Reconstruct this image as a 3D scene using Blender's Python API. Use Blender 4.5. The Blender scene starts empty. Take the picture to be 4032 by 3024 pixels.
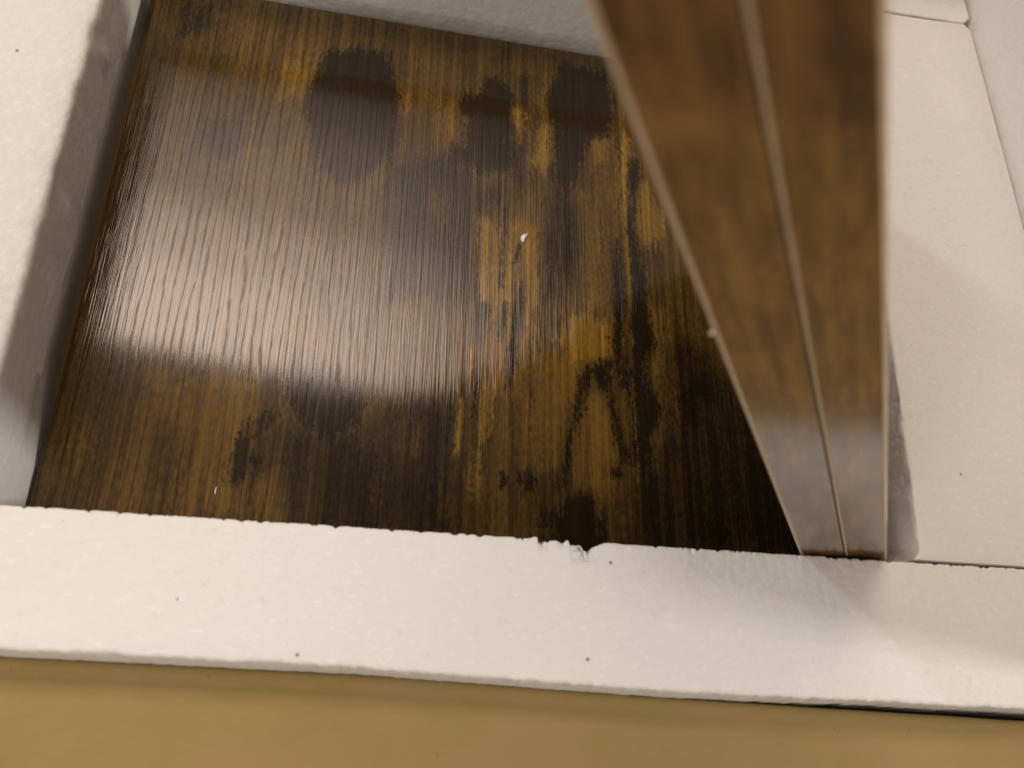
import bpy, math, random
import numpy as np
from mathutils import Matrix, Vector

# ------------------------------------------------------------------ camera, world, lamps, exposure
scene = bpy.context.scene
col = scene.collection
MM = 0.001

cam_data = bpy.data.cameras.new('camera')
cam_data.sensor_width = 36.0
cam_data.lens = 30.15
cam_data.clip_start = 0.005
cam_data.clip_end = 60.0
cam_data.dof.use_dof = True
cam_data.dof.focus_distance = 0.335
cam_data.dof.aperture_fstop = 12.5
camera = bpy.data.objects.new('camera', cam_data)
col.objects.link(camera)
right = Vector((0.97925, 0.01185, 0.20231))
up = Vector((-0.09395, 0.91107, 0.40140))
fwd = Vector((0.17956, 0.41208, -0.89328))
cm = Matrix((right, up, -fwd)).transposed().to_4x4()
cm.translation = Vector((0, 0, 0.300))
camera.matrix_world = cm
scene.camera = camera

world = bpy.data.worlds.new('World')
scene.world = world
world.use_nodes = True
bg = world.node_tree.nodes['Background']
bg.inputs['Color'].default_value = (1.0, 0.84, 0.69, 1)
bg.inputs['Strength'].default_value = 0.35


def area_lamp(name, loc, target, sx, sy, watts, colour, roll=0.0, spread=180):
    d = bpy.data.lights.new(name, 'AREA')
    d.shape = 'RECTANGLE'
    d.size, d.size_y = sx, sy
    d.energy = watts
    d.color = colour
    d.spread = math.radians(spread)
    o = bpy.data.objects.new(name, d)
    col.objects.link(o)
    o.location = loc
    q = (Vector(target) - Vector(loc)).to_track_quat('-Z', 'Y')
    o.rotation_euler = q.to_euler()
    if roll:
        o.rotation_euler.rotate_axis('Z', roll)
    return o


# ceiling light panel beyond the far end of the box: its glare lies on the flat panel
def flat_lamp(name, x0, x1, y0, y1, z, watts, colour, rz):
    d = bpy.data.lights.new(name, 'AREA')
    d.shape = 'RECTANGLE'
    d.size, d.size_y = x1 - x0, y1 - y0
    d.energy = watts
    d.color = colour
    o = bpy.data.objects.new(name, d)
    col.objects.link(o)
    o.location = ((x0 + x1) / 2, (y0 + y1) / 2, z)
    o.rotation_euler = (0, 0, rz)
    return o


RZ = math.radians(-7.5)
LW, LD = 1.06, 0.74
ceiling = flat_lamp('ceiling_lamp', 0, LW, 0, LD, 1.20, math.pi * LW * LD, (1.0, 0.77, 0.62), RZ)
ceiling.location = (-0.24 - LD / 2 * math.sin(RZ), 0.685 + LD / 2 * math.cos(RZ), 1.20)
# the diffuser is brightest along its near edge and dims towards its far edge and its right end
ceiling.data.use_nodes = True
lt = ceiling.data.node_tree
em = lt.nodes['Emission']
par = lt.nodes.new('ShaderNodeNewGeometry')
sep = lt.nodes.new('ShaderNodeSeparateXYZ')
lt.links.new(par.outputs['Parametric'], sep.inputs[0])


def lamp_curve(sock, stops):
    r = lt.nodes.new('ShaderNodeValToRGB')
    r.color_ramp.interpolation = 'EASE'
    while len(r.color_ramp.elements) < len(stops):
        r.color_ramp.elements.new(0.5)
    for e, (p, v) in zip(r.color_ramp.elements, stops):
        e.position = p
        e.color = (v, v, v, 1)
    lt.links.new(sock, r.inputs[0])
    return r.outputs[0]


cy_ = lamp_curve(sep.outputs['Y'], [(0.0, 1.0), (0.16, 0.88), (0.33, 0.55), (0.50, 0.23), (1.0, 0.01)])
cx_ = lamp_curve(sep.outputs['X'], [(0.0, 1.0), (0.62, 1.0), (0.80, 0.55), (1.0, 0.05)])
mm = lt.nodes.new('ShaderNodeMath')
mm.operation = 'MULTIPLY'
lt.links.new(cy_, mm.inputs[0])
lt.links.new(cx_, mm.inputs[1])
m2 = lt.nodes.new('ShaderNodeMath')
m2.operation = 'MULTIPLY'
m2.inputs[1].default_value = 13.5
lt.links.new(mm.outputs[0], m2.inputs[0])
lt.links.new(m2.outputs[0], em.inputs['Strength'])
# key lamp beyond the far left corner
area_lamp('key_lamp', (-1.07, 0.75, 0.83), (0.22, 0.20, 0.05), 0.12, 0.12, 4.2, (0.94, 0.96, 1.0))
# small lamp to the right of the box, low
area_lamp('side_lamp', (1.75, -0.19, 0.97), (0.0, 0.05, 0.05), 0.13, 0.13, 15.0, (1.0, 0.95, 0.89))
# broad room light to the left, above and behind the viewer
area_lamp('room_lamp', (-0.58, -0.46, 0.74), (0.02, 0.12, 0.0), 0.35, 0.35, 2.9, (1.0, 0.92, 0.84))

vs = scene.view_settings
vs.view_transform = 'Standard'
vs.look = 'None'
vs.exposure = 0.0
vs.gamma = 1.0
vs.use_curve_mapping = False
scene.render.engine = 'CYCLES'
scene.cycles.use_denoising = True
scene.cycles.max_bounces = 4
scene.cycles.diffuse_bounces = 3
scene.cycles.glossy_bounces = 2

# stain shapes of the laminate print and painted shade below the leaning boards, outlines in mm on the panel
BLACK_STAINS = [
  [(54.8,220.9),(57.1,223.4),(57.3,211.5),(55.8,196.3),(55.2,181.8),(54.5,181.7),(54.9,197.5),(55.2,211.2)],
  [(47.2,173.1),(49.4,173.4),(48.1,161.4),(47.3,149.2),(46.7,134.6),(46.2,123.2),(45.1,123.1),(45.7,140.2),(46.4,158.2)],
  [(62.1,203.3),(63.9,203.6),(61,193.1),(59.8,193.6)],
  [(62.9,182.8),(65.1,188.4),(64.1,172.7),(62.2,160),(60.7,144.8),(59.2,132.9),(58.1,135.7),(59.5,153.6),(61.2,169.2)],
  [(56.7,174.3),(57.9,174.5),(57,165.6),(55.4,156.2),(54.6,159.1)],
  [(-25.7,291.9),(-27.1,281.9),(-31.4,270.4),(-32.9,258.8),(-29.6,246.4),(-27.1,237.1),(-23.1,227.3),(-17.6,225.4),(-11.3,222.7),(-2.7,227.9),(3.6,236.7),(6.7,249.1),(7.1,261.4),(7.4,274),(2.5,285.9),(0.1,296.4),(-13.2,297.9)],
  [(46.1,291.6),(41.2,282.9),(34.6,277.3),(34,270.8),(39.2,266.5),(38.8,253),(33.2,249.9),(31.8,243.6),(39.2,241),(45.8,236.1),(55.5,240.8),(58.7,248.4),(56.9,257.3),(59.4,265.1),(57.6,273.2),(58.3,284.2),(53,292)],
  [(83.1,309.6),(79.4,299.7),(75.7,287.7),(76.1,279),(78.3,270.7),(78.1,247.7),(75.9,239.2),(84.7,237.7),(89,243.5),(93.6,255.6),(94.7,265.2),(102.8,269.9),(107.7,280.7),(106.4,293.8),(103.2,308.1),(90.3,306.5),(86.7,308.1)],
  [(114.9,257.3),(118.3,253.7),(115.6,234.1),(114.2,218.1),(117.1,198.3),(118,174.4),(120,161.9),(116.2,151.4),(118.2,140.6),(121.3,132.3),(116.1,122.4),(114.8,108.1),(112.2,105.9),(108.9,110.6),(110.8,127.1),(109.5,143),(110.8,171.2),(113.1,195.3),(111.3,216.4),(114.1,240.6)],
  [(105.5,213),(108.2,209.6),(108.7,182.7),(107.6,159.4),(107.9,141.7),(104.8,141.4),(102.9,158.8),(104.2,194.1)],
  [(92.2,149.9),(98,152.7),(102.6,152.7),(99.8,147.4),(101,136.7),(104,123.4),(107,112.4),(104.9,110.3),(102.4,121.2),(99.7,136.6),(97.6,140.7),(93.6,143.5),(90.9,140),(87.7,132.3),(84.5,119.6),(82.3,105.4),(81.2,96.7),(79.1,97.4),(81.8,114.3),(84.8,128.9),(89.3,144.1)],
  [(-22.3,146.5),(-20,144.4),(-17.4,139.3),(-10.5,137.8),(-3.3,133.9),(2.4,130.7),(5.5,125.8),(2.1,118.1),(-1.5,113.4),(-6.5,110.1),(-13.2,112.3),(-18.9,116.1),(-22.9,123),(-25.2,130.9),(-24,137.8)],
  [(-34.7,113.2),(-38.2,106.6),(-38.8,96.9),(-38.5,90.9),(-33.7,91.9),(-32.1,98.8),(-33.5,104.2),(-33,110.5),(-28.5,115.2),(-27.5,117.5),(-30.8,117.9),(-31.9,116.3)],
  [(82.6,94.8),(79.7,89.9),(75,86.8),(76.7,70.5),(95.3,71.6),(94.8,86.3),(90.3,94.5),(86.5,96.1)],
  [(63.8,102),(66.6,103.2),(69.4,100.6),(68.5,95.7),(64.8,94.5)],
  [(56.8,101.5),(60,100.8),(59.2,96),(56.4,95.7)],
  [(98.9,106.8),(102.3,107.1),(103.2,103.2),(100.2,102.9)],
  [(129.7,139.6),(139,149.3),(143,146.4),(136.8,136),(137.3,129.6),(131.6,123.8),(129.1,130.9)],
]
BROWN_STAINS_AND_SHADE = [
  [(-72.3,237.5),(-69.9,245.2),(-60.7,245.7),(-56.8,237.9),(-58.5,230.4),(-67.2,227.7)],
  [(-89.5,303.8),(-79.5,308.9),(-75,298.8),(-78.3,288.5),(-86.4,290.8)],
  [(77.1,236.4),(85.5,237.8),(88.7,224.5),(90,210.4),(86.4,191.4),(79.8,178.1),(72,177.1),(71.3,207.6),(73.7,222.2)],
  [(-24.9,112),(2.6,112.3),(8.5,122.4),(21.8,128.9),(28.9,128.1),(35.8,130.3),(39.7,121.6),(36.8,106.6),(40.1,75.7),(18.6,74.3),(-18.9,72),(-23.5,94.7)],
  [(3.8,234.8),(15.2,240.7),(35,245.2),(47.5,234.5),(55.6,233.9),(55.8,221.3),(45.6,214.9),(44.5,173.6),(8.6,169)],
  [(126.9,161.6),(137.2,167.3),(148.3,157.1),(170.2,127.2),(184.5,76.7),(104.7,72.1),(108,101.6),(115.2,107.1),(122.3,123),(127.8,128.7)],  # right side darkened in the colour, as shade below the leaning boards
  [(148,120),(170.2,127.2),(195,77.3),(138.6,74.1)],  # same painted shade, closer to the foot of the boards
  [(59.9,295.6),(66.9,297.1),(67.9,273),(64.6,245.4),(67.1,235.8),(60.6,230.8),(58.7,248.4),(65.3,266.2)],
]
OCHRE_STREAKS = [
  [(57.5,275.4),(60.1,279.1),(63.5,276.5),(64.5,266),(63.7,256.5),(61.1,263.3),(58,270.1)],
  [(73.9,269.9),(77.8,269.6),(78.1,252.8),(76.8,244.4),(74.6,241),(71.3,245.5),(67.9,247),(68.8,253.2),(71.3,258.9)],
  [(110.1,274.6),(114.4,268.8),(114.5,251.9),(111.2,238.1),(107.1,242.4),(109.5,258.4)],
  [(109.8,260.6),(114.5,261.4),(113.1,243.1),(111.8,226.9),(112.6,207.7),(112.5,183.2),(110.6,177),(109.8,194.9),(108.8,209.7),(107.8,226.2),(106.2,244.7)],
  [(118.4,244),(122.1,247.4),(127,231.9),(128.8,222.9),(122.4,211.6),(117.9,212.3),(115.5,222.2),(116.1,234.2)],
  [(46.3,214.1),(50,216),(51.4,198.9),(50.9,175.3),(46.9,173.6),(45.9,192.1)],
  [(52.6,218.9),(56.3,222),(56,205.7),(54.9,180.4),(53.2,164.2),(51,173),(51.4,198.9)],
  [(59.7,212.4),(62.8,214.2),(61.9,200.4),(59.9,188.1),(58.2,164.8),(56.1,170.2),(56.8,190)],
  [(62.9,204.2),(65,210.7),(69.3,212.6),(70.4,201.6),(70.4,182.4),(68.3,166.1),(65.3,163.4),(65.7,181.8),(64.6,194.7)],
  [(42.5,154.2),(46.5,153.5),(45.8,143.8),(43,141.4)],
  [(50.3,136.9),(53.7,136.2),(50.5,111.6),(47.4,90.4),(45,94),(46,106.4),(48.3,123.4)],
  [(39.5,130.6),(41.9,129.9),(41.2,110.8),(39,106.8)],
  [(84.9,170.3),(92.3,173.6),(100.7,170),(103.1,165.7),(102.2,155.4),(96.9,152.6),(91.7,150.9),(83.6,153.3),(77.5,160.4),(81.7,164.3)],
]
OCHRE_HAZE = [
  [(8.6,121.6),(12.2,119),(11.1,105.9),(11.2,87.8),(9.7,90.4),(9,107.8)],
  [(22.4,119.2),(24.2,118.7),(24.6,105.6),(22.6,105.4)],
  [(67.3,157),(79.5,157.3),(89.6,149.6),(88.4,139.7),(85.2,129.9),(83,116.4),(79.9,104.3),(71.3,101.7),(67.5,113.1),(66.4,133.3)],
  [(91.4,137.9),(97.4,136.4),(101.2,128.3),(104.5,112.2),(100.4,106.9),(103,100.2),(96,93.9),(86.5,97),(82.8,105.5),(86,122.8)],
  [(87.1,234.8),(93.9,237.3),(96,231),(100.2,218.6),(98.9,181.4),(92.4,175.9),(90.9,202.1),(88.9,210.5),(89.3,229.9)],
  [(94.5,257.8),(101.5,259.1),(100.1,250.5),(95.4,248.3)],
  [(94.7,265.2),(103.6,266.9),(105.9,257.7),(102.2,251.9),(94.3,249.5)],
  [(-43.7,281.6),(-29.9,285.6),(-30.3,274.8),(-32.1,262),(-39.1,262.7),(-44.6,263.6)],
  [(24.8,273.2),(33.8,277.1),(33.6,260.2),(26,246.6)],
  [(7.2,278.2),(13.3,271),(10.6,262.1),(7.2,265.6)],
  [(23.3,221.8),(31,224),(31.6,210.9),(26.6,202.8),(22.6,204.9)],
  [(-71.6,130.2),(-46.4,132.9),(-34,132.3),(-32.7,115.9),(-37.6,104.8),(-37.4,81.1),(-55.8,73.4),(-56.4,104.9),(-67.6,116.1)],
  [(-94.7,106.6),(-85.6,105.7),(-83.3,94.1),(-90.5,93.5)],
  [(-31.8,91.4),(-23.6,96.1),(-21.5,78.3),(-30,77.7)],
  [(15.5,120.8),(19.6,119.7),(20.5,106.7),(16.3,108.5)],
  [(43.9,100),(49.3,104),(49,90.6),(45.6,91.7)],
  [(118.4,181.5),(127.1,180.2),(126.9,161.6),(118.3,142.8),(116.7,151.4),(120.5,162)],
  [(47.2,163.5),(69.4,163.9),(65.5,133.2),(48.1,131.5)],
  [(44.9,212.9),(71.3,217),(71.2,177),(46,173.7)],
]


# ------------------------------------------------------------------ small numeric helpers
def hash1(i, seed):
    i = (np.asarray(i, dtype=np.int64) * 374761393 + seed * 668265263) & 0xffffffff
    i = ((i ^ (i >> 13)) * 1274126177) & 0xffffffff
    return ((i ^ (i >> 16)) & 0xffff) / 65535.0 * 2 - 1


def noise1(x, seed):
    x = np.asarray(x, float)
    i = np.floor(x).astype(np.int64)
    f = x - i
    f = f * f * (3 - 2 * f)
    return hash1(i, seed) * (1 - f) + hash1(i + 1, seed) * f


def fbm1(x, seed, octaves=4):
    s, a, t = 0, 1.0, 0
    for k in range(octaves):
        s = s + a * noise1(np.asarray(x) * 2.0 ** k, seed + k * 17)
        t += a
        a *= 0.55
    return s / t


def noise2(x, y, seed):
    xi, yi = np.floor(x).astype(np.int64), np.floor(y).astype(np.int64)
    fx, fy = x - xi, y - yi
    fx, fy = fx * fx * (3 - 2 * fx), fy * fy * (3 - 2 * fy)
    h = lambda a, b: hash1(a * 7919 + b * 104729, seed)
    return (h(xi, yi) * (1 - fx) + h(xi + 1, yi) * fx) * (1 - fy) + (h(xi, yi + 1) * (1 - fx) + h(xi + 1, yi + 1) * fx) * fy


def polygon_distance(px, py, poly):
    """signed distance to a closed polygon, positive inside"""
    P = np.array(poly, float)
    Q = np.roll(P, -1, axis=0)
    best = np.full(px.shape, 1e9)
    inside = np.zeros(px.shape, bool)
    for (ax, ay), (bx, by) in zip(P, Q):
        ex, ey = bx - ax, by - ay
        t = np.clip(((px - ax) * ex + (py - ay) * ey) / (ex * ex + ey * ey + 1e-9), 0, 1)
        best = np.minimum(best, np.hypot(px - ax - t * ex, py - ay - t * ey))
        c = ((ay > py) != (by > py))
        with np.errstate(divide='ignore', invalid='ignore'):
            xi = (bx - ax) * (py - ay) / (by - ay) + ax
        inside ^= c & (px < xi)
    return np.where(inside, best, -best)


# ------------------------------------------------------------------ object helpers
def tag(o, label=None, category=None, group=None, kind=None):
    if label: o['label'] = label
    if category: o['category'] = category
    if group: o['group'] = group
    if kind: o['kind'] = kind
    return o


def thing(name, loc, rot=(0, 0, 0)):
    o = bpy.data.objects.new(name, None)
    o.empty_display_size = 0.02
    o.location = loc
    o.rotation_euler = rot
    col.objects.link(o)
    return o


def mesh_object(name, verts, faces, mat, parent=None, smooth=True, origin=(0, 0, 0)):
    """verts in mm, in the frame of the parent (or of the world) shifted by origin (mm)"""
    v = (np.asarray(verts, float) - np.asarray(origin, float)) * MM
    me = bpy.data.meshes.new(name)
    me.from_pydata([tuple(p) for p in v], [], faces)
    me.update()
    if smooth:
        me.polygons.foreach_set('use_smooth', [True] * len(me.polygons))
    me.materials.append(mat)
    o = bpy.data.objects.new(name, me)
    col.objects.link(o)
    if parent is not None:
        o.parent = parent
    else:
        o.location = Vector(origin) * MM
    return o


def sharp_by_angle(o, deg):
    me = o.data
    me.set_sharp_from_angle(angle=math.radians(deg))


def loft(rows, closed=True, caps=True):
    """rows: list of (n,3) arrays, joined side by side; closed wraps last row to first"""
    n = len(rows[0])
    m = len(rows)
    verts = np.concatenate(rows)
    faces = []
    for r in range(m if closed else m - 1):
        a, b = r * n, ((r + 1) % m) * n
        for i in range(n - 1):
            faces.append((a + i, a + i + 1, b + i + 1, b + i))
    if closed and caps:
        faces.append(tuple(r * n for r in range(m)))
        faces.append(tuple(r * n + n - 1 for r in reversed(range(m))))
    return verts, faces


def box_mesh(x0, x1, y0, y1, z0, z1):
    v = [(x, y, z) for z in (z0, z1) for y in (y0, y1) for x in (x0, x1)]
    f = [(0, 2, 3, 1), (4, 5, 7, 6), (0, 1, 5, 4), (2, 6, 7, 3), (0, 4, 6, 2), (1, 3, 7, 5)]
    return v, f


def bevel(o, width, segments=2, limit=40):
    m = o.modifiers.new('bevel', 'BEVEL')
    m.width = width * MM
    m.segments = segments
    m.limit_method = 'ANGLE'
    m.angle_limit = math.radians(limit)
    return o


# ------------------------------------------------------------------ materials
class Nodes:
    def __init__(self, name):
        self.mat = bpy.data.materials.new(name)
        self.mat.use_nodes = True
        self.nt = self.mat.node_tree
        self.bsdf = self.nt.nodes['Principled BSDF']
        self.out = self.nt.nodes['Material Output']

    def new(self, kind, **inputs):
        n = self.nt.nodes.new(kind)
        for k, v in inputs.items():
            self.put(n, k, v)
        return n

    def put(self, n, key, v):
        s = n.inputs[key]
        if isinstance(v, bpy.types.NodeSocket):
            self.nt.links.new(v, s)
        else:
            s.default_value = v

    def math(self, op, a, b=None, c=None, clamp=False):
        n = self.nt.nodes.new('ShaderNodeMath')
        n.operation = op
        n.use_clamp = clamp
        for i, v in enumerate((a, b, c)):
            if v is not None:
                self.put(n, i, v)
        return n.outputs[0]

    def coords(self):
        return self.new('ShaderNodeTexCoord').outputs['Object']

    def scaled(self, vec, s, off=(0, 0, 0)):
        n = self.nt.nodes.new('ShaderNodeMapping')
        self.put(n, 'Vector', vec)
        n.inputs['Scale'].default_value = s
        n.inputs['Location'].default_value = off
        return n.outputs[0]

    def noise(self, vec, scale=1.0, detail=3.0, rough=0.55, distortion=0.0):
        n = self.nt.nodes.new('ShaderNodeTexNoise')
        self.put(n, 'Vector', vec)
        n.inputs['Scale'].default_value = scale
        n.inputs['Detail'].default_value = detail
        n.inputs['Roughness'].default_value = rough
        n.inputs['Distortion'].default_value = distortion
        return n.outputs['Fac']

    def voronoi(self, vec, scale, feature='F1', out='Distance', rand=1.0):
        n = self.nt.nodes.new('ShaderNodeTexVoronoi')
        n.feature = feature
        self.put(n, 'Vector', vec)
        n.inputs['Scale'].default_value = scale
        n.inputs['Randomness'].default_value = rand
        return n.outputs[out]

    def smooth(self, v, a, b, to0=0.0, to1=1.0):
        n = self.nt.nodes.new('ShaderNodeMapRange')
        n.interpolation_type = 'SMOOTHSTEP'
        self.put(n, 'Value', v)
        n.inputs['From Min'].default_value = a
        n.inputs['From Max'].default_value = b
        n.inputs['To Min'].default_value = to0
        n.inputs['To Max'].default_value = to1
        return n.outputs['Result']

    def ramp(self, v, stops):
        n = self.nt.nodes.new('ShaderNodeValToRGB')
        self.put(n, 'Fac', v)
        els = n.color_ramp.elements
        while len(els) < len(stops):
            els.new(0.5)
        for e, (p, c) in zip(els, stops):
            e.position = p
            e.color = (*c, 1)
        return n.outputs['Color']

    def mix(self, fac, a, b, blend='MIX'):
        n = self.nt.nodes.new('ShaderNodeMix')
        n.data_type = 'RGBA'
        n.blend_type = blend
        self.put(n, 0, fac)
        for idx, v in ((6, a), (7, b)):
            s = n.inputs[idx]
            if isinstance(v, bpy.types.NodeSocket):
                self.nt.links.new(v, s)
            else:
                s.default_value = (*v, 1)
        return n.outputs[2]

    def attr(self, name):
        n = self.nt.nodes.new('ShaderNodeAttribute')
        n.attribute_name = name
        return n.outputs['Fac']

    def bump(self, height, distance, strength=1.0, normal=None):
        n = self.nt.nodes.new('ShaderNodeBump')
        self.put(n, 'Height', height)
        n.inputs['Distance'].default_value = distance
        n.inputs['Strength'].default_value = strength
        if normal is not None:
            self.put(n, 'Normal', normal)
        return n.outputs[0]

    def finish(self, **kw):
        for k, v in kw.items():
            k = k.replace('_', ' ')
            if isinstance(v, tuple) and len(v) == 3 and 'Color' in k:
                v = (*v, 1)
            self.put(self.bsdf, k, v)
        return self.mat


def foam_material(name, tint=(0.80, 0.795, 0.77), pit=0.9):
    N = Nodes(name)
    P = N.coords()
    bead = N.voronoi(P, 330, 'F1')
    fine = N.noise(P, 900, 3)
    broad = N.noise(P, 14, 3)
    wrinkle = N.noise(N.scaled(P, (160, 420, 300)), 1, 3, 0.6)
    # small open pits between the beads
    cell = N.voronoi(P, 120, 'F1')
    cid = N.voronoi(P, 120, 'F1', 'Color')
    sep = N.new('ShaderNodeSeparateColor', Color=cid).outputs['Red']
    pits = N.math('MULTIPLY', N.smooth(cell, 0.085, 0.03), N.math('GREATER_THAN', sep, 1 - 0.16 * pit))
    c = N.ramp(broad, [(0.3, tuple(0.955 * t for t in tint)), (0.7, tint)])
    painted_glint = N.smooth(N.noise(N.scaled(P, (330, 620, 500), (2, 5, 1)), 1, 3, 0.6), 0.56, 0.70)
    c = N.mix(N.math('MULTIPLY', painted_glint, 0.38), c, (0.93, 0.925, 0.905))  # small glints painted into the base colour as pale flecks
    dim = N.smooth(N.noise(N.scaled(P, (240, 300, 300), (7, 3, 4)), 1, 3, 0.6), 0.60, 0.76)
    c = N.mix(N.math('MULTIPLY', dim, 0.30), c, (0.60, 0.57, 0.52))
    c = N.mix(N.math('MULTIPLY', pits, 0.75), c, (0.16, 0.13, 0.10))
    h = N.math('ADD', N.math('MULTIPLY', bead, -0.65), N.math('MULTIPLY', fine, 0.30))
    h = N.math('ADD', h, N.math('MULTIPLY', wrinkle, 0.8))
    h = N.math('SUBTRACT', h, N.math('MULTIPLY', pits, 1.6))
    nrm = N.bump(h, 0.00040, 0.75)
    return N.finish(Base_Color=c, Roughness=0.62, Normal=nrm, Specular_IOR_Level=0.35)


def panel_material(name):
    """satin laminate printed with a dark rustic stain; the print's stain shapes come from mesh attributes (mm inside the stain)"""
    N = Nodes(name)
    P = N.coords()
    st = lambda sx, sy, off=(0, 0, 0): N.scaled(P, (sx, sy, 1), off)
    warp = N.math('SUBTRACT', N.noise(st(120, 60), 1, 4, 0.65), 0.5)
    fray = N.math('SUBTRACT', N.noise(st(700, 330, (3, 1, 0)), 1, 4, 0.75), 0.5)
    streak = N.math('SUBTRACT', N.noise(st(420, 16, (7, 2, 0)), 1, 3, 0.55), 0.5)
    disturb = N.math('ADD', N.math('MULTIPLY', warp, 11.0), N.math('ADD', N.math('MULTIPLY', fray, 20.0), N.math('MULTIPLY', streak, 13.0)))

    def mask(attr, a, b, amount):
        d = N.math('ADD', N.attr(attr), N.math('MULTIPLY', disturb, amount))
        return N.smooth(d, a, b)

    worn = N.smooth(N.noise(st(160, 50, (5, 9, 0)), 1, 4, 0.65), 0.30, 0.62, 0.98, 0.82)
    black = N.math('MULTIPLY', mask('black_stain', -2.6, 2.3, 0.9), worn)
    brown = mask('brown_stain_and_shade', -5.0, 6.0, 1.1)
    ochre = N.math('MULTIPLY', mask('ochre_streak', -1.8, 2.0, 0.85), 0.88)
    haze = mask('ochre_haze', -4.0, 5.0, 1.2)
    cloud = N.math('SUBTRACT', N.noise(st(45, 14, (1, 5, 0)), 1, 4, 0.6), 0.5)
    mott = N.math('SUBTRACT', N.noise(st(700, 300, (4, 4, 0)), 1, 4, 0.7), 0.5)
    line = N.math('SUBTRACT', N.noise(st(400, 4, (9, 3, 0)), 1, 3, 0.55), 0.5)
    line2 = N.math('SUBTRACT', N.noise(st(1500, 40, (2, 8, 0)), 1, 2, 0.5), 0.5)
    v = N.math('ADD', 0.49, N.math('MULTIPLY', cloud, 0.50))
    v = N.math('ADD', v, N.math('MULTIPLY', mott, 0.55))
    v = N.math('ADD', v, N.math('MULTIPLY', line, 0.62))
    v = N.math('ADD', v, N.math('MULTIPLY', line2, 0.22))
    v = N.math('ADD', v, N.math('MULTIPLY', haze, 0.19))
    v = N.math('SUBTRACT', v, N.math('MULTIPLY', brown, 0.24))
    vo = N.math('ADD', 0.84, N.math('MULTIPLY', N.math('ADD', mott, N.math('MULTIPLY', line, 2.2)), 0.50))
    n = N.nt.nodes.new('ShaderNodeMix')
    n.data_type = 'FLOAT'
    N.put(n, 0, ochre); N.put(n, 2, v); N.put(n, 3, vo)
    v = n.outputs[0]
    vb = N.math('ADD', 0.08, N.math('MULTIPLY', N.math('ADD', mott, line), 0.28))
    n = N.nt.nodes.new('ShaderNodeMix')
    n.data_type = 'FLOAT'
    N.put(n, 0, N.math('MULTIPLY', black, 0.93)); N.put(n, 2, v); N.put(n, 3, vb)
    v = n.outputs[0]
    c = N.ramp(v, [(0.0, (0.008, 0.006, 0.0035)), (0.22, (0.019, 0.0125, 0.005)), (0.42, (0.058, 0.034, 0.0085)),
                   (0.60, (0.118, 0.067, 0.016)), (0.80, (0.200, 0.114, 0.015)), (1.0, (0.30, 0.18, 0.03))])
    # a slightly redder cast here and there
    red = N.smooth(N.noise(st(60, 25, (6, 6, 0)), 1, 3), 0.5, 0.7)
    c = N.mix(N.math('MULTIPLY', red, 0.15), c, N.mix(1.0, c, (1.15, 0.80, 0.75), 'MULTIPLY'))
    # embossed grain: wavy parallel ribs with narrow grooves, coarse at the left, fine everywhere
    xyz = N.new('ShaderNodeSeparateXYZ', Vector=P)
    sway = N.math('ADD', N.math('MULTIPLY', N.noise(st(30, 3.0, (4, 7, 0)), 1, 2, 0.5), 5.0), N.math('MULTIPLY', N.noise(st(200, 18, (8, 1, 0)), 1, 3, 0.6), 1.5))

    def ribs(period, seed, width):
        ph = N.math('ADD', N.math('MULTIPLY', xyz.outputs['X'], 1.0 / period), N.math('ADD', sway, seed))
        d = N.math('ABSOLUTE', N.math('SUBTRACT', N.math('FRACT', ph), 0.5))
        return d, N.smooth(d, width, width * 0.15)

    d1, groove1 = ribs(0.0034, 0.0, 0.17)
    d2, groove2 = ribs(0.0016, 3.3, 0.22)
    coarse = N.smooth(xyz.outputs['X'], 0.015, -0.075, 0.25, 1.0)
    broken = N.smooth(N.noise(st(500, 200, (2, 2, 0)), 1, 3), 0.22, 0.50, 0.25, 1.0)
    groove = N.math('MULTIPLY', N.math('MAXIMUM', N.math('MULTIPLY', groove1, coarse), N.math('MULTIPLY', groove2, 0.35)), broken)
    c = N.mix(N.math('MULTIPLY', groove, 0.45), c, (0.014, 0.008, 0.0035))
    g1 = N.noise(st(380, 7, (9, 3, 0)), 1, 2, 0.5)
    g2 = N.noise(st(1400, 30, (5, 0, 0)), 1, 2, 0.5)
    g3 = N.noise(st(2600, 1300), 1, 2, 0.6)
    g4 = N.noise(st(3000, 40, (3, 5, 0)), 1, 1, 0.5)
    h = N.math('ADD', N.math('ADD', N.math('MULTIPLY', g1, 1.0), N.math('MULTIPLY', g4, 0.50)), N.math('ADD', N.math('MULTIPLY', g2, 0.42), N.math('MULTIPLY', g3, 0.05)))
    h = N.math('SUBTRACT', h, N.math('MULTIPLY', groove, 0.16))
    nrm = N.bump(h, 0.00010, 1.0)
    rough = N.math('ADD', 0.078, N.math('ADD', N.math('MULTIPLY', mott, 0.04), N.math('MULTIPLY', groove, 0.08)))
    spec = N.math('SUBTRACT', 0.5, N.math('MULTIPLY', groove, 0.22))
    return N.finish(Base_Color=c, Roughness=rough, Normal=nrm, IOR=1.5, Specular_IOR_Level=spec)


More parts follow.
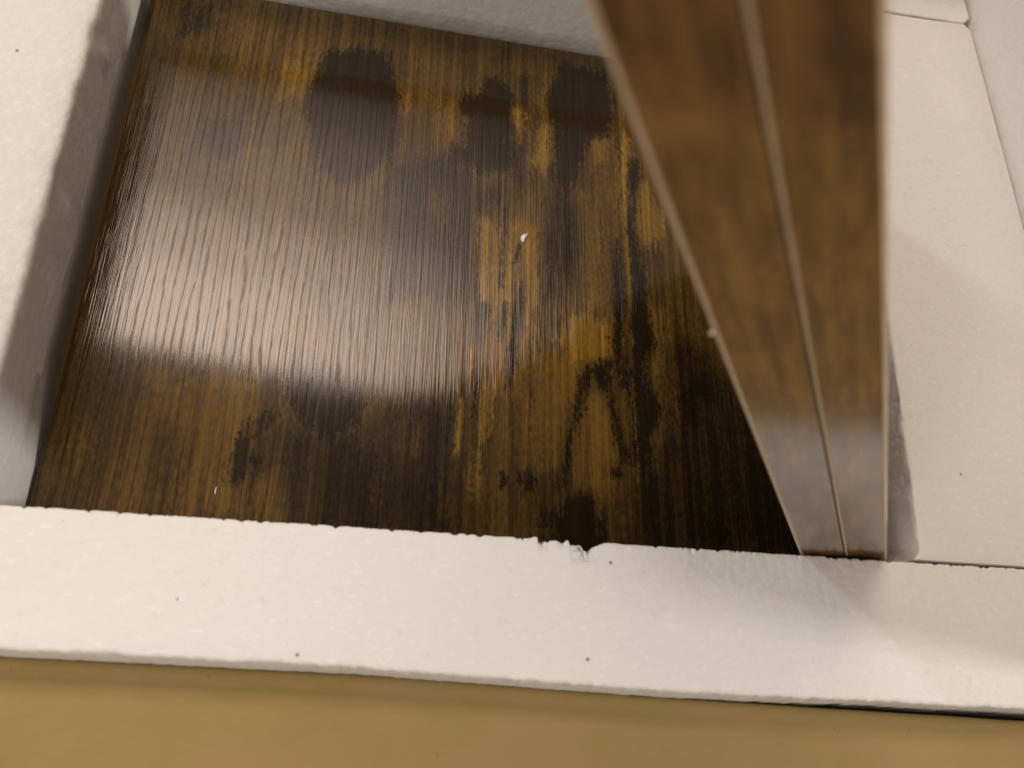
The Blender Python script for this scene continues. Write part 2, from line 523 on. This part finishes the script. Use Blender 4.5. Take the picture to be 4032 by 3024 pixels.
def edge_print_material(name, seed):
    """printed wood edge band: streaks run along local z"""
    N = Nodes(name)
    P = N.coords()
    st = lambda sx, sz: N.scaled(P, (sx, 1, sz), (seed, seed * 2, seed * 3))
    blot = N.noise(st(260, 70), 1, 4, 0.62, 0.3)
    strk = N.noise(st(480, 26), 1, 3, 0.6)
    fine = N.noise(st(1500, 120), 1, 3, 0.65)
    v = N.math('ADD', N.math('MULTIPLY', N.math('SUBTRACT', blot, 0.5), 1.25), N.math('MULTIPLY', N.math('SUBTRACT', strk, 0.5), 0.75))
    v = N.math('ADD', N.math('ADD', v, 0.5), N.math('MULTIPLY', N.math('SUBTRACT', fine, 0.5), 0.3))
    c = N.ramp(v, [(0.0, (0.032, 0.020, 0.009)), (0.3, (0.088, 0.043, 0.015)), (0.52, (0.158, 0.079, 0.024)),
                   (0.8, (0.245, 0.122, 0.032)), (1.0, (0.29, 0.17, 0.05))])
    nrm = N.bump(N.math('ADD', strk, N.math('MULTIPLY', fine, 0.3)), 0.00004, 1.0)
    return N.finish(Base_Color=c, Roughness=0.15, Normal=nrm, IOR=1.95)


def plain_material(name, colour, rough, scale=300, amount=0.12, bump=0.0001):
    N = Nodes(name)
    P = N.coords()
    n = N.noise(P, scale, 4, 0.6)
    c = N.ramp(n, [(0.3, tuple(k * (1 - amount) for k in colour)), (0.7, tuple(k * (1 + amount) for k in colour))])
    return N.finish(Base_Color=c, Roughness=rough, Normal=N.bump(n, bump, 1.0))


def cardboard_material(name):
    N = Nodes(name)
    P = N.coords()
    broad = N.noise(P, 26, 5, 0.65)
    fibre = N.noise(N.scaled(P, (500, 1500, 500)), 1, 4, 0.7)
    flute = N.noise(N.scaled(P, (160, 6, 6)), 1, 1, 0.5)
    speck = N.voronoi(P, 210, 'F1')
    sid = N.new('ShaderNodeSeparateColor', Color=N.voronoi(P, 210, 'F1', 'Color')).outputs['Green']
    spk = N.math('MULTIPLY', N.smooth(speck, 0.16, 0.06), N.math('GREATER_THAN', sid, 0.90))
    v = N.math('ADD', N.math('MULTIPLY', broad, 0.55), N.math('MULTIPLY', fibre, 0.45))
    c = N.ramp(v, [(0.25, (0.275, 0.200, 0.068)), (0.55, (0.315, 0.226, 0.083)), (0.8, (0.355, 0.252, 0.106))])
    c = N.mix(N.math('MULTIPLY', N.smooth(N.noise(N.scaled(P, (30, 45, 30), (5, 1, 0)), 1, 4), 0.42, 0.62), 0.45), c, (0.345, 0.222, 0.105))
    c = N.mix(N.math('MULTIPLY', spk, 0.5), c, (0.20, 0.115, 0.04))
    h = N.math('ADD', N.math('MULTIPLY', fibre, 0.35), flute)
    return N.finish(Base_Color=c, Roughness=0.75, Normal=N.bump(h, 0.00012, 0.7), Specular_IOR_Level=0.25)


M_foam = foam_material('foam_white')
M_foam_b = foam_material('foam_white_clean', (0.79, 0.78, 0.755), 0.45)
M_panel = panel_material('rustic_laminate')
M_edge_a = edge_print_material('edge_print', 1.3)
M_edge_b = edge_print_material('edge_print_other', 7.7)
M_bead = plain_material('edge_bead_beige', (0.55, 0.42, 0.29), 0.45)
M_core = plain_material('board_face_brown', (0.075, 0.036, 0.012), 0.35, 40, 0.35)
M_card = cardboard_material('kraft_cardboard')
M_floor = plain_material('floor_brown', (0.12, 0.075, 0.045), 0.5, 30, 0.2)

# ------------------------------------------------------------------ setting
z_bot = -16.0      # inside bottom of the carton, top face
v, f = box_mesh(-2500, 2500, -2500, 2500, -45, -25)
tag(mesh_object('floor', v, f, M_floor, smooth=False, origin=(0, 0, -45)), 'plain brown floor under the carton', kind='structure')

# ------------------------------------------------------------------ carton
def outer_y(x):      # outer long edge of the near foam strip, slightly skewed
    return np.interp(x, [-400, -84, 8, 99, 219, 400], [31.5, 27.6, 26.0, 22.2, 20.3, 17.0])


def card_y(x):       # inner edge of the folded flap
    return np.interp(x, [-400, -87, 8, 103, 228, 400], [31.2, 27.2, 25.6, 21.6, 17.7, 13.0])


carton = thing('cardboard_carton', (0, 0, -0.025))
tag(carton, 'open brown corrugated carton holding the foam strips and boards', 'carton')
CO = (0, 0, -25)
xs = np.linspace(-330, 312, 160)
wob = 0.5 * fbm1(xs / 40, 3)
# near wall with the flap folded outwards over its top
rows = []
cy = card_y(xs) + wob * 0.5
zt = 34.5 + 0.5 * fbm1(xs / 55, 9)
t = 4.0
prof = [(0.0, z_bot - 4 - 34.5), (0.0, -2.2), (-0.5, -0.9), (-1.7, -0.1), (-3.2, 0.0), (-4.6, -0.35), (-5.6, -0.30), (-7.2, -0.02), (-12, -0.2), (-30, -1.4), (-80, -7), (-170, -22)]
for dy, dz in prof:
    rows.append(np.stack([xs, cy + dy, zt + dz + 0.25 * fbm1(xs / 30 + dy * 0.05, 21) * (dy < -4)], 1))
back = [(-170, -26), (-80, -11), (-30, -5.4), (-7, -4.3), (-4.0, -6), (-4.0, z_bot - 4 - 34.5)]
for dy, dz in back:
    rows.append(np.stack([xs, cy + dy, zt + dz], 1))
v, f = loft(rows)
near_wall = mesh_object('flap', v, f, M_card, carton, True, CO)
sharp_by_angle(near_wall, 60)
for nm, b in (('bottom', (-330, 312, 20, 384, z_bot - 4, z_bot)),
              ('wall', (-334, -330, 20, 388, z_bot - 4, 44)),
              ('wall', (-330, 312, 384, 388, z_bot - 4, 128)),
              ('wall', (312, 316, 20, 388, z_bot - 4, 170))):
    bevel(mesh_object(nm, *box_mesh(*b), M_card, carton, False, CO), 0.8)

# ------------------------------------------------------------------ foam strips
H = 46.5


# near strip: ragged inner edge
xs = np.concatenate([np.linspace(-329, -110, 60, endpoint=False), np.linspace(-110, 50, 330, endpoint=False),
                     np.linspace(50, 90, 260, endpoint=False), np.linspace(90, 240, 330, endpoint=False), np.linspace(240, 310, 20)])
edge = 0.22 * fbm1(xs / 1.4, 5, 3) + 0.28 * fbm1(xs / 9, 6, 3)
nick = np.zeros_like(xs)
rng = random.Random(4)
for k in range(70):
    x0 = rng.uniform(-110, 240); w = rng.uniform(0.3, 1.3); dpt = rng.uniform(0.15, 0.75) * (1.6 if rng.random() > 0.85 else 1)
    nick = np.maximum(nick, dpt * np.clip(1 - np.abs(xs - x0) / w, 0, 1))
cx = np.array([0, 300, 425, 452, 470, 540, 640, 700, 800, 885, 905, 925, 990, 1060, 1085, 1105, 1170, 1215, 1250, 1300, 1345, 1700])
cd = np.array([0, 0, -0.9, 0.85, 0.75, 0.6, 0.1, 0.0, 0.3, -0.45, 0.5, 1.2, 0.95, 0.75, 1.7, 2.6, 3.1, 2.0, 1.35, 1.0, -0.15, 0])
torn = np.interp(xs, 60.2 + (cx - 455) * 0.022, cd, left=0, right=0)
torn = torn + np.where((xs > 60) & (xs < 80), 0.18 * fbm1(xs / 0.35, 44, 3), 0)
inner = 65.6 - edge * 0.8 - nick - torn
dent = lambda x, a, b: np.clip(1 - np.abs((x - (a + b) / 2) / ((b - a) / 2)), 0, 1) ** 0.6
# hollows torn into the top along that edge: depth at distance q (mm) from the edge
hol_a, hol_b, hol_c = dent(xs, 59.6, 63.2), dent(xs, 69.5, 78.3), dent(xs, 64.5, 70.5)
marks = np.zeros_like(xs)
for x0, w in ((166.2, .5), (171.2, .7), (176.4, .6), (179.3, .45), (-62, .6), (-20, .7), (22, .5), (41, .8), (110, .6), (131, .5), (147, .6)):
    marks = np.maximum(marks, np.clip(1 - np.abs(xs - x0) / w, 0, 1))


def top_drop(q, x):
    d = 1.7 * hol_a * np.clip(1 - q / 4.4, 0, 1) + 2.6 * hol_b * np.clip(1 - q / 5.6, 0, 1) ** 0.8 + 0.8 * hol_c * np.clip(1 - q / 2.5, 0, 1)
    d = d * (1 + 0.5 * noise2(x * 0.9, q * 0.9 + 3, 8) + 0.3 * noise2(x * 2.1, q * 2.3, 9))
    d = d + 0.9 * marks * np.clip(1 - q / 2.4, 0, 1)
    return d


rows = []
for zz in (z_bot, 0, 30, 40, 43.5, 45.2):
    rows.append(np.stack([xs, inner + 0.25 * noise2(xs * .5, xs * 0 + zz, 3) - 0.9 * (zz < 40), np.full_like(xs, zz)], 1))
for q in (0.0, 0.35, 0.8, 1.4, 2.0, 2.7, 3.4, 4.2, 5.2, 6.5, 9, 14, 20, 27, 33):
    base = inner if q < 6 else 65.6
    yy = base - q if q < 6 else np.full_like(xs, 65.6 - q)
    zz = H - (0.35 if q == 0 else 0.06 if q == 0.35 else 0) - top_drop(q, xs) + 0.07 * noise2(xs * 0.5, yy * 0.5, 12)
    rows.append(np.stack([xs, yy, zz], 1))
oy = outer_y(xs) + 0.35 * fbm1(xs / 2.2, 31, 3) + 0.3 * fbm1(xs / 14, 33)
for dy, dz in ((1.4, 0), (0.5, -0.25), (0.05, -0.8), (0.0, -2), (0.0, -7), (0.0, -14), (0.5, z_bot - H)):
    rough_face = 0.12 * noise2(xs * 0.55, xs * 0 + dz * .5, 14) if dz < -1 else 0
    hug = (card_y(xs) - 0.2 - oy) * np.clip((170 - xs) / 90, 0, 1) * min(1.0, max(0.0, -dz - 1) / 6)
    rows.append(np.stack([xs, oy + dy + rough_face + hug, np.full_like(xs, H + dz)], 1))
v, f = loft(rows)
near = mesh_object('foam_strip', v, f, M_foam, None, True, (0, 45, z_bot))
sharp_by_angle(near, 50)
tag(near, 'long white foam strip in front, with ragged torn edge, beside the brown cardboard flap', 'foam strip', 'foam strips framing the panel')

# left strip: rounded, chipped inner edge and shaded inner side
ys = np.linspace(66.6, 382, 400)
ix = np.interp(ys, [60, 90, 190, 310, 420], [-101.9, -102.2, -103.3, -104.2, -105]) + 0.18 * fbm1(ys / 9, 51, 4) + 0.12 * fbm1(ys / 1.3, 52, 2)
chip = np.zeros_like(ys)
for y0, w, dp in ((241, 7, 1.6), (262, 4, 0.8), (214, 5, 0.9), (180, 5, 0.7), (155, 6, 0.8), (285, 6, 0.9)):
    chip = np.maximum(chip, dp * np.clip(1 - ((ys - y0) / w) ** 2, 0, 1))
chip = chip * 0.55
ix = ix - chip
rows = []
for zz in (z_bot, -8, 2, 8, 12.5, 14.5, 20, 26, 31, 36, 40, 43):
    base_x = ix if zz > 13 else np.interp(ys, [60, 90, 190, 310, 420], [-101.9, -102.2, -102.9, -103.5, -104.2])
    rebate = 4.5 * np.clip((ys - 92) / 40, 0, 1) if zz < 13 else 0.0
    b = (0.22 * noise2(ys * 0.10, ys * 0 + zz * 0.12, 60)) * (zz > 6) + 0.12 * noise2(ys * 0.6, ys * 0 + zz * .6, 61)
    blob = 0
    for y0, z0, r, a in ((243, 31, 4, 3.0), (238, 38, 3, 1.6), (176, 26, 5, 1.5), (146, 22, 4, .9), (262, 24, 4, 1.0)):
        blob = blob + a * np.exp(-(((ys - y0) / r) ** 2 + ((zz - z0) / (r * 0.9)) ** 2))
    rows.append(np.stack([base_x - 0.6 * (zz < 6) - rebate + b * (zz > 13) + blob, ys, np.full_like(ys, zz)], 1))
for q, dz in ((0.15, -2.0), (0.7, -1.0), (1.7, -0.45), (3.2, -0.2), (6.5, 0.0), (7.4, 0.05), (12, 0), (25, 0), (60, 0), (120, 0), (224, 0)):
    zz = H + dz + 0.12 * noise2(ys * 0.3, ys * 0 + q * 0.7, 63) - chip * 0.25 * (q < 4)
    rows.append(np.stack([(ix if q < 20 else -103.5) - q + 0 * ys, ys, zz], 1))
rows.append(np.stack([np.full_like(ys, -328.0), ys, np.full_like(ys, z_bot)], 1))
v, f = loft(rows)
left = mesh_object('foam_strip', v, f, M_foam_b, None, True, (-200, 240, z_bot))
sharp_by_angle(left, 55)
tag(left, 'wide white foam strip at left with a chipped edge and a shaded inner side', 'foam strip', 'foam strips framing the panel')

# far strip: its inner side closes the far end of the panel
xs = np.linspace(-101, 273, 380)
iy = np.interp(xs, [-104, 180, 274], [323.2, 325.6, 329.2]) + 3.2 * np.clip((xs - 268.5) / 4.0, 0, 1) ** 1.5 + 0.25 * fbm1(xs / 4, 71, 4)
rows = []
for zz in (z_bot, -4, 1.2, 3.0, 8, 14, 20, 27, 34, 40, 43.5, 45.5):
    b = 0.35 * noise2(xs * 0.18, xs * 0 + zz * 0.2, 72) + 0.15 * noise2(xs * 0.7, xs * 0 + zz * 0.7, 73)
    rows.append(np.stack([xs, iy - b - (0.0 if zz > 1 else -1.6), np.full_like(xs, zz)], 1))
for q, dz in ((0.15, -0.5), (0.6, -0.1), (1.6, 0), (4, 0), (12, 0), (30, 0), (54, 0)):
    rows.append(np.stack([xs, iy + q, H + dz + 0.08 * noise2(xs * 0.3, xs * 0 + q, 74)], 1))
rows.append(np.stack([xs, np.full_like(xs, 382.0), np.full_like(xs, z_bot)], 1))
v, f = loft([r for r in rows])
f = [tuple(reversed(p)) for p in f]
far = mesh_object('foam_strip', v, f, M_foam, None, True, (80, 370, z_bot))
sharp_by_angle(far, 55)
tag(far, 'white foam strip at the far end, behind the dark panel', 'foam strip', 'foam strips framing the panel')

# right strip: flat white top, with a rebate low on its inner side
ys = np.linspace(66.9, 324.6, 380)
ix = np.interp(ys, [60, 86, 160, 330], [192.2, 193.8, 197.6, 203.0]) + 0.22 * fbm1(ys / 3.5, 81, 4)
corner = np.clip(1 - (ys - 66.9) / 5.5, 0, 1) ** 2 * -2.2
ix = ix + corner * 1.0
rows = []
for dx, zz in ((36, z_bot), (36, 14), (1.5, 21), (0.5, 27), (0, 33), (0, 39), (0, 43), (0.0, 45.3)):
    b = 0.3 * noise2(ys * 0.2, ys * 0 + zz * 0.2, 82) + 0.15 * noise2(ys * 0.8, ys * 0 + zz * 0.8, 83)
    rows.append(np.stack([ix + dx + b * (zz > 20), ys, np.full_like(ys, zz)], 1))
for q, dz in ((0.2, -0.45), (0.7, -0.12), (1.6, 0), (5, 0), (15, 0), (30, 0), (50, 0)):
    e = -0.55 * np.clip(1 - (ys - 66.9) / 2.2, 0, 1) ** 1.5 - 0.45 * np.clip(1 - (324.6 - ys) / 2.0, 0, 1) ** 1.5
    rows.append(np.stack([ix + q, ys, H - 0.3 + dz + e + 0.05 * noise2(ys * 0.3, ys * 0 + q, 84)], 1))
cr = np.interp(ys, [60, 330], [270.0, 273.4]) - 2.8 * np.clip(1 - (324.6 - ys) / 3.2, 0, 1)
rows.append(np.stack([cr - 1.5, ys, np.full_like(ys, H - 0.3)], 1))
rows.append(np.stack([cr - 0.1, ys, np.full_like(ys, H - 1.3)], 1))
rows.append(np.stack([cr, ys, np.full_like(ys, z_bot)], 1))
v, f = loft(rows)
v[:, 1] += 0.056 * np.clip(v[:, 0] - 198, 0, 80) * np.clip((v[:, 1] - 250) / 74, 0, 1)      # far end cut a little askew
f = [tuple(reversed(p)) for p in f]
rstrip = mesh_object('foam_strip', v, f, M_foam_b, None, True, (232, 195, z_bot))
sharp_by_angle(rstrip, 55)
tag(rstrip, 'white foam strip at right, beside the two leaning boards, partly in their shadow', 'foam strip', 'foam strips framing the panel')

# tall foam sheet standing inside the right wall
ys = np.linspace(67.2, 382, 280)
cr = np.interp(ys, [60, 330, 420], [270.9, 274.3, 275.4]) + 0.15 * fbm1(ys / 8, 91, 3)
rows = []
for zz in (z_bot, 20, 40, 46, 50, 60, 75, 100, 130, 160, 163):
    b = 0.2 * noise2(ys * 0.15, ys * 0 + zz * 0.15, 92)
    rows.append(np.stack([cr + b + (1.5 if zz == 163 else 0), ys, np.full_like(ys, zz)], 1))
rows.append(np.stack([np.full_like(ys, 306.0), ys, np.full_like(ys, 163.0)], 1))
rows.append(np.stack([np.full_like(ys, 308.0), ys, np.full_like(ys, 160.0)], 1))
rows.append(np.stack([np.full_like(ys, 309.0), ys, np.full_like(ys, z_bot)], 1))
v, f = loft(rows)
f = [tuple(reversed(p)) for p in f]
sheet = mesh_object('foam_sheet', v, f, M_foam_b, None, True, (290, 240, z_bot))
sharp_by_angle(sheet, 55)
tag(sheet, 'thick white foam sheet standing upright at the far right, behind the right foam strip', 'foam sheet')

# ------------------------------------------------------------------ flat dark panel
PX0, PX1, PY0, PY1 = -101.3, 190.5, 66.0, 317.9
PT = 15.6
panel = thing('wood_panel', ((PX0 + PX1) / 2 * MM, (PY0 + PY1) / 2 * MM, -PT * MM))
tag(panel, 'large dark brown rustic wood panel lying flat between the foam strips', 'wood panel')
PO = ((PX0 + PX1) / 2, (PY0 + PY1) / 2, -PT)
nx, ny = 300, 250
B = 0.8
gx, gy = np.meshgrid(np.linspace(PX0 + B, PX1 - B, nx), np.linspace(PY0 + B, PY1 - B, ny))
gx, gy = gx.ravel(), gy.ravel()
verts = np.stack([gx, gy, np.zeros_like(gx)], 1)
faces = [(j * nx + i, j * nx + i + 1, (j + 1) * nx + i + 1, (j + 1) * nx + i) for j in range(ny - 1) for i in range(nx - 1)]
# underside
b0 = len(verts)
verts = np.concatenate([verts, [(PX0 + B, PY0 + B, -PT + 0.1), (PX1 - B, PY0 + B, -PT + 0.1), (PX1 - B, PY1 - B, -PT + 0.1), (PX0 + B, PY1 - B, -PT + 0.1)]])
faces.append((b0, b0 + 3, b0 + 2, b0 + 1))
face_top = mesh_object('laminate_face', verts, faces, M_panel, panel, True, PO)


def add_field(obj, name, polys, full=2.0):
    vals = np.full(gx.shape, -30.0)
    for p in polys:
        d = polygon_distance(gx, gy, p)
        vals = np.maximum(vals, d * np.clip(full / max(d.max(), 0.3), 1.0, 3.0))      # narrow marks stay as strong as broad ones
    a = obj.data.attributes.new(name, 'FLOAT', 'POINT')
    a.data.foreach_set('value', np.concatenate([vals, np.full(len(obj.data.vertices) - len(vals), -30.0)]).astype(np.float32))


add_field(face_top, 'black_stain', BLACK_STAINS, 3.0)
add_field(face_top, 'brown_stain_and_shade', BROWN_STAINS_AND_SHADE)
add_field(face_top, 'ochre_streak', OCHRE_STREAKS)
add_field(face_top, 'ochre_haze', OCHRE_HAZE)


def edge_strip(name, p0, p1, nrm, mat, parent):
    """edge band with an eased top corner, from p0 to p1 (x, y) with outward normal nrm"""
    p0, p1, nrm = np.array(p0, float), np.array(p1, float), np.array(nrm, float)
    prof = [(-B, 0.0), (-B * 0.45, -0.06), (-0.12, -0.40), (0.0, -0.9), (0.0, -PT + 0.6), (-0.5, -PT)]
    rows = [np.array([[*(p + nrm * o), z] for p in (p0, p1)]) for o, z in prof]
    vv, ff = loft(rows, closed=False)
    return mesh_object(name, vv, ff, mat, parent, True, PO)


M_pedge = plain_material('panel_edge_brown', (0.20, 0.125, 0.075), 0.35, 500, 0.25)
edge_strip('edge_band', (PX0, PY0 + B), (PX0, PY1 - B), (-1, 0), M_core, panel)
edge_strip('edge_band', (PX0 + B, PY1), (PX1 - B, PY1), (0, 1), M_pedge, panel)
edge_strip('edge_band', (PX1, PY1 - B), (PX1, PY0 + B), (1, 0), M_core, panel)
edge_strip('edge_band', (PX1 - B, PY0), (PX0 + B, PY0), (0, -1), M_core, panel)

# ------------------------------------------------------------------ two leaning boards, seen from their narrow edges
LEAN = math.radians(-33.33)


def leaning_board(base, thick, width, length, mat_edge, label, right_light=False):
    o = thing('shelf_board', Vector(base) * MM, (0, LEAN, 0))
    tag(o, label, 'board', 'boards leaning out of the box')
    c = 1.0      # eased corner of the edge band
    e = 1.0      # band thickness
    v, f = box_mesh(0, thick, e, width - e, 0, length)
    bevel(mesh_object('board_core', v, f, M_core, o, False), 0.4)
    for y_out, s in ((0.0, 1), (width, -1)):
        v, f = box_mesh(c, thick - (c if right_light else 0.0), *sorted((y_out, y_out + s * e)), 0.0, length)
        mesh_object('edge_band', v, f, mat_edge, o, False)
        for x0, d in (((0.0, 1), (thick, -1)) if right_light else ((0.0, 1),)):
            # rounded beige corner bead
            prof = [(c, 0.0), (c * 0.62, 0.05), (c * 0.30, 0.26), (c * 0.08, 0.58), (0.0, 1.0), (c, 1.0)]
            n = 60
            zz = np.linspace(0, length, n)
            rows = []
            for px, py in prof:
                w = 0.035 * fbm1(zz / 6, int(px * 50) + 5) if 0.1 < px < c * 0.9 else 0
                rows.append(np.stack([np.full(n, x0 + d * px) + w, np.full(n, y_out + s * py * e), zz], 1))
            vv, ff = loft(rows)
            if d * s > 0:
                ff = [tuple(reversed(p)) for p in ff]
            b = mesh_object('corner_bead', vv, ff, M_bead, o, True)
            sharp_by_angle(b, 50)
    return o


ux, uz = math.cos(LEAN), -math.sin(LEAN)
T1, T2 = 13.7, 13.3
YF = 66.6
b1 = (177.6, YF, 0.3)
lb1 = leaning_board(b1, T1, 158, 318, M_edge_a, 'left one of the two leaning brown boards, nearer the dark panel')
gap = 0.12
slide = 17.5
b2 = (b1[0] + (T1 + gap) * ux + slide * 0.5495, YF + 0.4, b1[2] + (T1 + gap) * uz - slide * 0.8355)
lb2 = leaning_board(b2, T2, 158, 336, M_edge_b, 'right one of the two leaning brown boards, nearer the right foam strip', True)

# ------------------------------------------------------------------ foam crumbs
def crumb(name, loc, outline, height, label, rot=0.0, seed=1):
    """small torn flake: outline (mm) domed up to height"""
    P = np.array(outline, float)
    k = len(P)
    cen = P.mean(0)
    rows = []
    for s, h in ((1.0, 0.0), (1.04, 0.35), (0.85, 0.8), (0.5, 1.0), (0.12, 1.02)):
        q = cen + (P - cen) * s
        z = np.full(k, h * height) * (1 + 0.25 * hash1(np.arange(k), seed))
        rows.append(np.column_stack([q, z]))
    verts = np.concatenate(rows)
    faces = []
    for r in range(4):
        for i in range(k):
            j = (i + 1) % k
            faces.append((r * k + i, r * k + j, (r + 1) * k + j, (r + 1) * k + i))
    faces.append(tuple(range(4 * k, 5 * k)))
    faces.append(tuple(reversed(range(k))))
    o = mesh_object(name, verts, faces, M_foam_b, None, True)
    o.location = Vector(loc) * MM
    o.rotation_euler = (0, 0, rot)
    return tag(o, label, 'foam crumb')


crumb('foam_crumb', (64.3, 206.8, 0.03), [(1.9, 2.9), (1.35, 2.0), (0.2, 1.75), (-0.8, 1.0), (-1.05, -0.2), (-0.75, -1.6), (-0.15, -2.6), (0.35, -1.7), (0.55, -0.8), (1.3, 0.1), (1.7, 1.2)], 1.1,
      'small white foam crumb lying on the dark wood panel', 0.0, 3)
crumb('foam_crumb', (-43.6, 87.2, 0.03), [(0.25, 1.4), (-0.1, 1.2), (-0.3, -0.2), (-0.2, -1.3), (0.1, -1.2), (0.15, 0.2)], 0.3,
      'tiny white foam sliver on the panel near the front foam strip', 0.0, 5)
crumb('foam_crumb', (57.2, 66.7, 182.9), [(0.3, 0.2), (0.05, 0.35), (-0.3, 0.2), (-0.4, -0.1), (-0.05, -0.35), (0.25, -0.2)], 0.8,
      'tiny pale foam speck stuck to the edge of the left leaning board', 0.0, 8)
